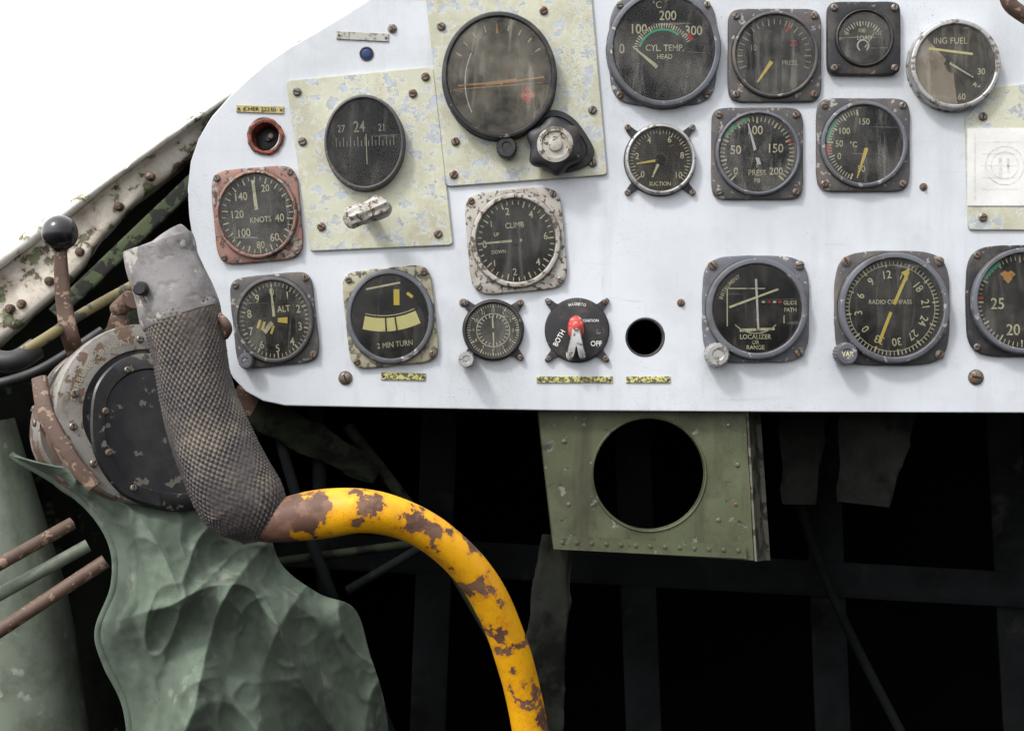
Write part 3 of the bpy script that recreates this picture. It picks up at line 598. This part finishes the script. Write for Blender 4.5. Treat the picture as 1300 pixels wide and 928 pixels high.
for px,py,d in ((12,392,.049),(27,386,.046),(62,357,.040),(101,320,.030),(150,262,.020),(190,224,.010)):
    c=W(px,py,d+.002); mb=MB(); TT=lambda u,v,w,c=c:Vector((c.x+u*S*.8,c.y-w*S,c.z+v*S*.8))
    mb.rings([circ(7,-8,18),circ(7,1,18),circ(5,4,18),circ(2,5,18)],TT,cap1=True); mb.build('rivet','rust',rail,origin=o)
mb=MB(); rs=[]
for tp,md,lo,d in [((430,60),(430,70),(430,150),-.5)]+stn:
    a=W(lo[0],lo[1]-12,d-.012)+Vector((-.006,0,0)); rs.append([tuple(a)]+[tuple(a+Vector((-.012*k,.025*min(k,3),-.09*k))) for k in range(1,10)])
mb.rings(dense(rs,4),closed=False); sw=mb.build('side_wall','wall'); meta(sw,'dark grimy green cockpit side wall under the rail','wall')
def quad(name,ps,mat,label,cat):
    mb=MB(); mb.add(ps,[tuple(range(len(ps)))]); o=mb.build(name,mat); meta(o,label,cat); return o
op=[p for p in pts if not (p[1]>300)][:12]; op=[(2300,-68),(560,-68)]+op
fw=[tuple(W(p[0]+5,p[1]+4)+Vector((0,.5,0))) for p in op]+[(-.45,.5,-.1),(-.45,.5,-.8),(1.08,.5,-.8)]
quad('firewall',fw,'void','bulkhead behind the panel with shade put into its black colour','bulkhead')
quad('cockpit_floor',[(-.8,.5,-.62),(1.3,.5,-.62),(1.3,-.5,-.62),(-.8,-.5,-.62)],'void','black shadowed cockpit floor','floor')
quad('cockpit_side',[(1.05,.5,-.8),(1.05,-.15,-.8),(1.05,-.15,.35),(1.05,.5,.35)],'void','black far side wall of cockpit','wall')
mb=MB()
ring=lambda y,ins:[tuple(W(p[0]+ins,p[1]+ins*.6)+Vector((0,y,0))) for p in op]
mb.rings([ring(.006,4),ring(.5,4)],closed=False); dk=mb.build('light_block_deck','deckm'); meta(dk,'unseen deck skin added to block light behind the panel','light blocker')  # added out of view to keep light out behind the panel
# ------------------------------------------------------------ throttle quadrant
A=Vector((.60,-.77,.20)).normalized(); U=Vector((0,0,1)).cross(A).normalized(); U=-U if U.x<0 else U; V=A.cross(U); V=-V if V.z<0 else V
o=W(192,530,.135); kq=S*.95
root=empty('throttle_quadrant',o,'worn layered throttle quadrant with ball-topped lever','throttle quadrant')
TQ=lambda u,v,w:(U*u+V*v+A*w)*kq
def sect(a):
    s_=math.sin(a)
    return 1.0 if s_>-.15 else 1/max(1,1+.12*(-s_-.15))
mb=MB(); mb.rings([circ(60,-130,96,sect),circ(92,-129,96,sect),circ(92,-4,96,sect),circ(60,-3,96,sect)],TQ); mb.build('quadrant_core','quadblack',root)
for w0,w1,R in ((-130,-120,100),(-108,-100,106),(-88,-66,110),(-54,-46,107),(-38,-34,104)):
    mb=MB(); wq=lambda a:sect(a)*(1+.010*noise.noise(Vector((math.cos(a)*3,math.sin(a)*3,w0))))
    mb.rings([circ(88,w0,120,sect),circ(R-2,w0,120,wq),circ(R,w0+2,120,wq),circ(R,w1-2,120,wq),circ(R-2,w1,120,wq),circ(88,w1,120,sect)],TQ); mb.build('curved_plate','quadrim',root,ang=40)
mb=MB(); mb.rings([circ(88,-26,120,sect),circ(110,-26,120,sect),circ(113,-23,120,sect),circ(113,-4,120,sect),circ(111,-1,120,sect),circ(107,0,120,sect),circ(105,1,120,sect),circ(82,1,120,sect),circ(80,-4,120,sect),circ(60,-4,120,sect)],TQ); mb.build('name_plate','quadplate',root,ang=40)
mb=MB(); mb.arctext(TQ,'CARBURETOR HEAT',-44,94,6.5,1.6,sx=1.15); mb.build('plate_lettering','dimcream',root)
SP=[(-72,10),(-60,45),(-30,70),(10,76),(50,60),(76,20),(84,-40),(80,-96),(40,-112),(-10,-104),(-48,-84),(-72,-40)]
def spl(k,w): return [((lambda q:(5+(q[0]-5)*k,-15+(q[1]+15)*k,w))(ip2(SP,i/6))) for i in range(len(SP)*6)]
mb=MB(); mb.rings([spl(1,-8),spl(1,2),spl(.975,4),spl(.80,4.4),spl(.78,2),spl(.4,2)],TQ,cap1=True); mb.build('side_cover','quadblack',root,ang=40)
for u_,v_ in ((-56,8),(-26,56),(30,58),(66,0),(62,-84),(-30,-82),(-56,-40)):
    mb=MB(); screw_mesh(mb,TQ,u_,v_,4.2,4,2.5,u_); mb.build('bolt',['screw','slot'],root)
for a in (-95,-72,-4,200,235):
    mb=MB(); a=math.radians(a); rr=94*sect(math.pi/2-a); screw_mesh(mb,TQ,rr*math.sin(a),rr*math.cos(a),1.0,4.5,3,a); mb.build('bolt',['screw','slot'],root)
for k,(aa,ww) in enumerate(((-60,-77),(-25,-77),(5,-77),(-85,-77),(-40,-104),(-70,-125))):
    aa=math.radians(aa); R=110 if ww==-77 else 106 if ww==-104 else 100
    n_=(U*math.sin(aa)+V*math.cos(aa)); t1=(U*math.cos(aa)-V*math.sin(aa)); base=(n_*(R-.5)+A*ww)*kq
    mb=MB(); TT=lambda u,v,w,n_=n_,t1=t1,base=base:base+(t1*u+A*v+n_*w)*kq
    screw_mesh(mb,TT,0,0,0,4.5,3,k); mb.build('bolt',['screw','slot'],root)
def wb(mb,p,r,mi=0,N=28):
    rs=[]
    for i in range(1,16):
        t=math.pi*i/16; rs.append([tuple(p+Vector((math.cos(2*math.pi*j/N)*math.sin(t),math.sin(2*math.pi*j/N)*math.sin(t),math.cos(t)))*r) for j in range(N)])
    mb.rings(rs,cap0=True,cap1=True,mi=mi)
d=.125
mb=MB(); loft(mb,[(W(104,466,d-.02),10*S,4*S),(W(90,430,d),10*S,4*S),(W(82,390,d),9*S,4*S),(W(78,350,d),8*S,4*S),(W(77,312,d),6*S,5*S)],N=24,sq=4); mb.build('throttle_arm','rust',root,origin=o)
mb=MB(); wb(mb,W(76,296,d),20*S); mb.rings([[tuple(W(77,y,d)+Vector((math.cos(2*math.pi*j/20),math.sin(2*math.pi*j/20),0))*r*S) for j in range(20)] for y,r in ((308,11),(316,9),(320,6))],cap0=True,cap1=True); mb.build('lever_ball','ball',root,origin=o)
mb=MB(); loft(mb,[(W(142,450,.11),13*S,6*S),(W(150,412,.12),11*S,6*S),(W(154,388,.12),8*S,5*S)],N=20,sq=4); tube(mb,W(148,394,.12),W(166,380,.13),9*S,11*S); mb.build('mixture_arm','rust',root,origin=o)
mb=MB(); loft(mb,[(W(50,480,.165),8*S,5*S),(W(60,528,.175),9*S,5*S),(W(90,580,.18),8*S,5*S),(W(120,618,.18),8*S,5*S)],N=20,sq=4); mb.build('link_arm','rust',root,origin=o)
# ------------------------------------------------------------ control yoke
o=W(320,668,.2)
root=empty('control_yoke',o,'knurled dark hand grip on a chipped yellow bent tube','control yoke')
dg_=.22
def st(px,py,r1,r2,d): f=(D-d)/D; return (W(px,py,d),r1*S*f,r2*S*f)
mb=MB()
NK=42; PK=.0046
def dia(a,L,t):
    p=abs(math.sin(NK*a/2+math.pi*L/PK))*abs(math.sin(NK*a/2-math.pi*L/PK))
    fade=min(1,max(.2,.85+1.4*noise.noise(Vector((math.cos(a)*1.5,math.sin(a)*1.5,L*28+3)))))
    return .0012*(p**.55)*fade + .0008*noise.noise(Vector((math.cos(a)*1.6,math.sin(a)*1.6,L*26)))+.0003*noise.noise(Vector((math.cos(a)*12,math.sin(a)*12,L*300)))
loft(mb,[st(224,368,42,33,dg_),st(230,395,48,38,dg_),st(240,445,46,37,dg_),st(250,495,46,37,dg_),st(262,540,49,39,dg_),st(278,580,52,41,dg_),st(296,616,54,42,dg_),st(312,643,52,40,dg_),st(321,668,41,30,dg_),st(325,687,16,12,dg_)],N=420,disp=dia,sub=48)
mb.build('hand_grip','grip',root,origin=o,ang=80)
mb=MB()
loft(mb,[st(201.5,309,36,29,dg_),st(202,310,43,34,dg_),st(203,314,45.5,36,dg_),st(206,332,46,36,dg_),st(214,355,48,38,dg_),st(223,378,50,40,dg_),st(229,398,51,40.5,dg_),st(231,404,49,39,dg_),st(232,406,40,33,dg_)],N=120,sub=10,disp=lambda a,L,t:.0006*noise.noise(Vector((math.cos(a)*2,math.sin(a)*2,L*50)))-.0006*max(0,1-abs(noise.noise(Vector((math.cos(a)*2.5,math.sin(a)*2.5,L*70+5))))*20))
mb.build('grip_cap','cap',root,origin=o,ang=60)
c=W(177,366,dg_+.0235); mb=MB(); TT=lambda u,v,w,c=c:Vector((c.x+u*S*.8,c.y-w*S,c.z+v*S*.8)); mb.rings([circ(9,-12,24),circ(9,-1,24),circ(7,1,24)],TT,cap1=True); mb.build('grip_screw','black',root,origin=o)
mb=MB(); loft(mb,[st(278,400,4,4,dg_+.004),st(286,410,6,5,dg_+.006),st(290,419,5,5,dg_+.004),st(286,428,4,4,dg_)],N=16); mb.build('trigger_button','rust',root,origin=o)
mb=MB()
def dent(a,L,t): return .0006*noise.noise(Vector((math.cos(a),math.sin(a),L*30)))
loft(mb,[st(316,664,20,20,dg_),st(340,664,25,25,dg_),st(368,659,29,29,dg_),st(415,651,31,31,dg_),st(465,649,27.5,27.5,dg_),st(515,661,25,25,.21),st(560,687,24,24,.20),st(598,724,24,24,.19),st(627,770,24,24,.18),st(648,822,23.5,23,.17),st(664,880,23,23,.16),st(676,950,23,23,.15),st(682,1050,23,23,.14),st(684,1150,23,23,.13)],N=64,disp=dent,sub=10)
mb.build('yoke_tube','yoke',root,origin=o,ang=80)
# ------------------------------------------------------------ cloth
def ip(P,t):
    x=t*(len(P)-1); i=min(int(x),len(P)-2); f=x-i
    g=lambda k:Vector(P[max(0,min(len(P)-1,k))]); a,b,c,d=g(i-1),g(i),g(i+1),g(i+2)
    return .5*((2*b)+(c-a)*f+(2*a-5*b+4*c-d)*f*f+(3*b-a-3*c+d)*f**3)
Lp=[(12,578),(66,608),(114,646),(142,692),(144,744),(124,800),(134,842),(160,900),(170,1000)]
Rp=[(230,560),(290,600),(335,660),(358,716),(404,752),(450,772),(470,830),(490,900),(500,1000)]
mb=MB(); rs=[]; NU,NV=190,210
def tri(v): v=v%1; return abs(v*2-1)
for i in range(NV+1):
    t=i/NV; l=ip(Lp,t); r=ip(Rp,t); row=[]
    for j in range(NU+1):
        u=j/NU; q=l.lerp(r,u); q.y+=26*math.sin(u*3.1)*(1-t); x,y=q.x,q.y
        w1=noise.noise(Vector((x*.005,y*.005,1.0)))
        cN=(-x*.62+y*.9)*.0068
        f1=tri(cN+w1*1.0+.2); f2=tri((x*.9+y*.35)*.0080+noise.noise(Vector((x*.006,y*.004,9)))*1.1)
        c1=1-abs(noise.noise(Vector((x*.012+w1,y*.010,3.3))))*3.0; c2=1-abs(noise.noise(Vector((x*.030,y*.026,7.1))))*3.0
        n4=noise.noise(Vector((x*.09,y*.09,6)))
        ed=min(1,.15+u*5)
        fold=ed*(.024*(f1**1.5)*min(1,.3+t*1.6)+.020*(f2**1.5)*min(1,t*2+.15)+.008*max(0,c1)**1.5+.0020*max(0,c2)**1.5)+.0006*n4
        belly=.030*math.sin(math.pi*min(.5,u*1.1)) if u<.45 else .030*math.cos((u-.45)*2.4)
        dd=.112+fold+belly-.17*max(0,u-.32)*(.35+t)+.02*(1-t)*(1-u)
        row.append(tuple(W(x,y,dd)))
    rs.append(row)
mb.rings(rs,closed=False); cv=mb.build('canvas_boot','canvas',ang=80)
sol=cv.modifiers.new('s','SOLIDIFY'); sol.thickness=.0012
meta(cv,'faded green canvas boot crumpled beneath the throttle quadrant','canvas cover')
hem=MB(); loft(hem,[(Vector(rs[i][0])+Vector((.001,-.001,0)),.0030,.0020) for i in range(0,NV+1,5)],N=14,sub=3)
hem.build('hem','canvas',cv,ang=80)
mb=MB(); loft(mb,[(W(-34,540,.05),48*S,48*S),(W(-22,600,.05),53*S,53*S),(W(0,700,.06),60*S,60*S),(W(22,800,.065),64*S,64*S),(W(50,1000,.07),64*S,64*S)],N=48)
c=mb.build('support_tube','column',ang=80); meta(c,'thick grey-green painted tube beside the canvas','tube')
def rod(name,a,b,r,mat,label,cat='rod',group=None,mid=None,sq=None,ry=None,disp=None,r2=None):
    mb=MB(); L=[a]+(mid or [])+[b]; n=len(L); loft(mb,[(W(*p),(r+((r2 or r)-r)*k/(n-1))*S,(ry or r)*S) for k,p in enumerate(L)],N=32,sub=6 if not disp else 30,sq=sq,disp=disp); ob=mb.build(name,mat,origin=W(*L[0]),ang=60 if sq else 80); meta(ob,label,cat,group); return ob
G1='control rods beside the canvas'
rod('control_rod',(-40,738,.20),(92,664,.16),7,'rust','thin rusty brown control rod','rod',G1)
rod('control_rod',(-40,776,.19),(112,692,.16),7,'column','thin green painted control rod','rod',G1)
rod('control_rod',(-40,826,.20),(134,712,.17),7.5,'rust','thin rusty brown control rod','rod',G1)
rod('olive_cable',(20,452,.15),(200,345,.06),6,'hose','olive braided cable running to the quadrant','cable',mid=[(60,428,.14),(110,395,.10)])
rod('rubber_hose',(-50,436,.15),(46,442,.14),12,'rubber','black rubber hose with metal fitting','hose',mid=[(-10,456,.15),(20,458,.15)])
rod('black_cable',(-20,492,.10),(130,420,.07),6,'rubber','thin black cable behind the quadrant','cable',mid=[(50,470,.09)])
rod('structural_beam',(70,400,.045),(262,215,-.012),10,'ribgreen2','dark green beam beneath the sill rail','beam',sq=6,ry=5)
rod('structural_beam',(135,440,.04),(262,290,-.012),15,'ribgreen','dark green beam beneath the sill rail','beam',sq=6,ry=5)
G2='dark structure below the panel'
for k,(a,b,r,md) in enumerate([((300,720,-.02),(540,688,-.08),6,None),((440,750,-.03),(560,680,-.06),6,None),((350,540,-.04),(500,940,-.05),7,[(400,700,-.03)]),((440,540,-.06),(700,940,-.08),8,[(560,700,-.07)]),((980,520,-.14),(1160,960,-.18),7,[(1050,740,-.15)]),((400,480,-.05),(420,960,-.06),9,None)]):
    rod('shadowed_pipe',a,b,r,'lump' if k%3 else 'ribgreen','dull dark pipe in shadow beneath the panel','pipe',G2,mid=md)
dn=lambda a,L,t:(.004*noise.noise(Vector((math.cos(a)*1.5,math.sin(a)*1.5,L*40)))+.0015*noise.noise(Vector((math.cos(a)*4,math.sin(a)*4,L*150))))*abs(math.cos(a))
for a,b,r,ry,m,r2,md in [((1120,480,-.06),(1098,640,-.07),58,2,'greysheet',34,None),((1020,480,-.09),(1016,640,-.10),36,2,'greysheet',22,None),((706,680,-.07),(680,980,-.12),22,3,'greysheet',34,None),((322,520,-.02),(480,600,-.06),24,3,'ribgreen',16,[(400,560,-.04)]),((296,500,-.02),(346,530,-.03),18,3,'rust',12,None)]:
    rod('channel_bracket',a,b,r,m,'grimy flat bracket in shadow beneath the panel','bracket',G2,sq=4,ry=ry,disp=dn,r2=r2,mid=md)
# one connected frame with lightening holes behind everything: cross beam + uprights
def beam(name,ps,r,mat,label): 
    mb=MB()
    for a,b in ps: loft(mb,[(W(*a),r*S,4*S),(W(*b),r*S,4*S)],N=24,sub=14,sq=8)
    ob=mb.build(name,mat,origin=W(*ps[0][0]),ang=50); meta(ob,label,'frame'); return ob
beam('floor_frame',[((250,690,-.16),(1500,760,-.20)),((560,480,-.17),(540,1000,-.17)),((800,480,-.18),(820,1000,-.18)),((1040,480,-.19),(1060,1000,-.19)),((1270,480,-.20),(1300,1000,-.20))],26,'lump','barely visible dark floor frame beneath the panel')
rod('rusty_hook',(1276,-12,.05),(1310,26,.05),9,'rust','rusty bent hook hanging at the panel top','hook',mid=[(1284,8,.05)])
# ------------------------------------------------------------ light & camera
SE=math.radians(50)
w=bpy.data.worlds.new('World'); scene.world=w; w.use_nodes=True; nt=w.node_tree; nt.nodes.clear()
def N_(t): return nt.nodes.new(t)
ou=N_('ShaderNodeOutputWorld'); bg=N_('ShaderNodeBackground'); sk=N_('ShaderNodeTexSky'); hs=N_('ShaderNodeHueSaturation')
sk.sky_type='NISHITA'; sk.sun_disc=False; sk.sun_elevation=SE; sk.air_density=1.0; sk.dust_density=3.0; sk.ozone_density=1.0
hs.inputs['Saturation'].default_value=.26
tc=N_('ShaderNodeTexCoord'); sp=N_('ShaderNodeSeparateXYZ'); nt.links.new(tc.outputs['Generated'],sp.inputs[0])
r1=N_('ShaderNodeMapRange'); r1.inputs[1].default_value=-.10; r1.inputs[2].default_value=.08; nt.links.new(sp.outputs[2],r1.inputs[0])
dp=N_('ShaderNodeVectorMath'); dp.operation='DOT_PRODUCT'; dp.inputs[1].default_value=Vector((-.70,.25,.67)).normalized(); nt.links.new(tc.outputs['Generated'],dp.inputs[0])
r2=N_('ShaderNodeMapRange'); r2.inputs[1].default_value=-.5; r2.inputs[2].default_value=.8; r2.inputs[3].default_value=1.2; r2.inputs[4].default_value=13; nt.links.new(dp.outputs['Value'],r2.inputs[0])
mu=N_('ShaderNodeMath'); mu.operation='MULTIPLY'; nt.links.new(r1.outputs[0],mu.inputs[0]); nt.links.new(r2.outputs[0],mu.inputs[1])
cb=N_('ShaderNodeVectorMath'); cb.operation='ADD'
nt.links.new(sk.outputs[0],hs.inputs['Color']); nt.links.new(hs.outputs[0],cb.inputs[0]); nt.links.new(mu.outputs[0],cb.inputs[1])
nt.links.new(cb.outputs[0],bg.inputs[0]); bg.inputs[1].default_value=.15; nt.links.new(bg.outputs[0],ou.inputs[0])
sun=bpy.data.lights.new('sun','SUN'); sun.energy=2.2; sun.angle=math.radians(8); sun.color=(1,.975,.94)
so=bpy.data.objects.new('sun',sun); COL.objects.link(so)
az=math.radians(-42)
dirv=Vector((math.sin(az)*math.cos(SE),-math.cos(az)*math.cos(SE),math.sin(SE)))
so.rotation_euler=dirv.to_track_quat('Z','Y').to_euler()
sk.sun_rotation=math.atan2(dirv.x,dirv.y)
cam=bpy.data.cameras.new('camera'); co=bpy.data.objects.new('camera',cam); COL.objects.link(co)
co.location=(0,-D,0); co.rotation_euler=(math.radians(90),0,0); cam.sensor_width=36; cam.lens=36*D/(1300*S); cam.clip_end=100; cam.clip_start=.01
scene.camera=co
scene.view_settings.view_transform='Standard'; scene.view_settings.look='None'; scene.view_settings.exposure=0
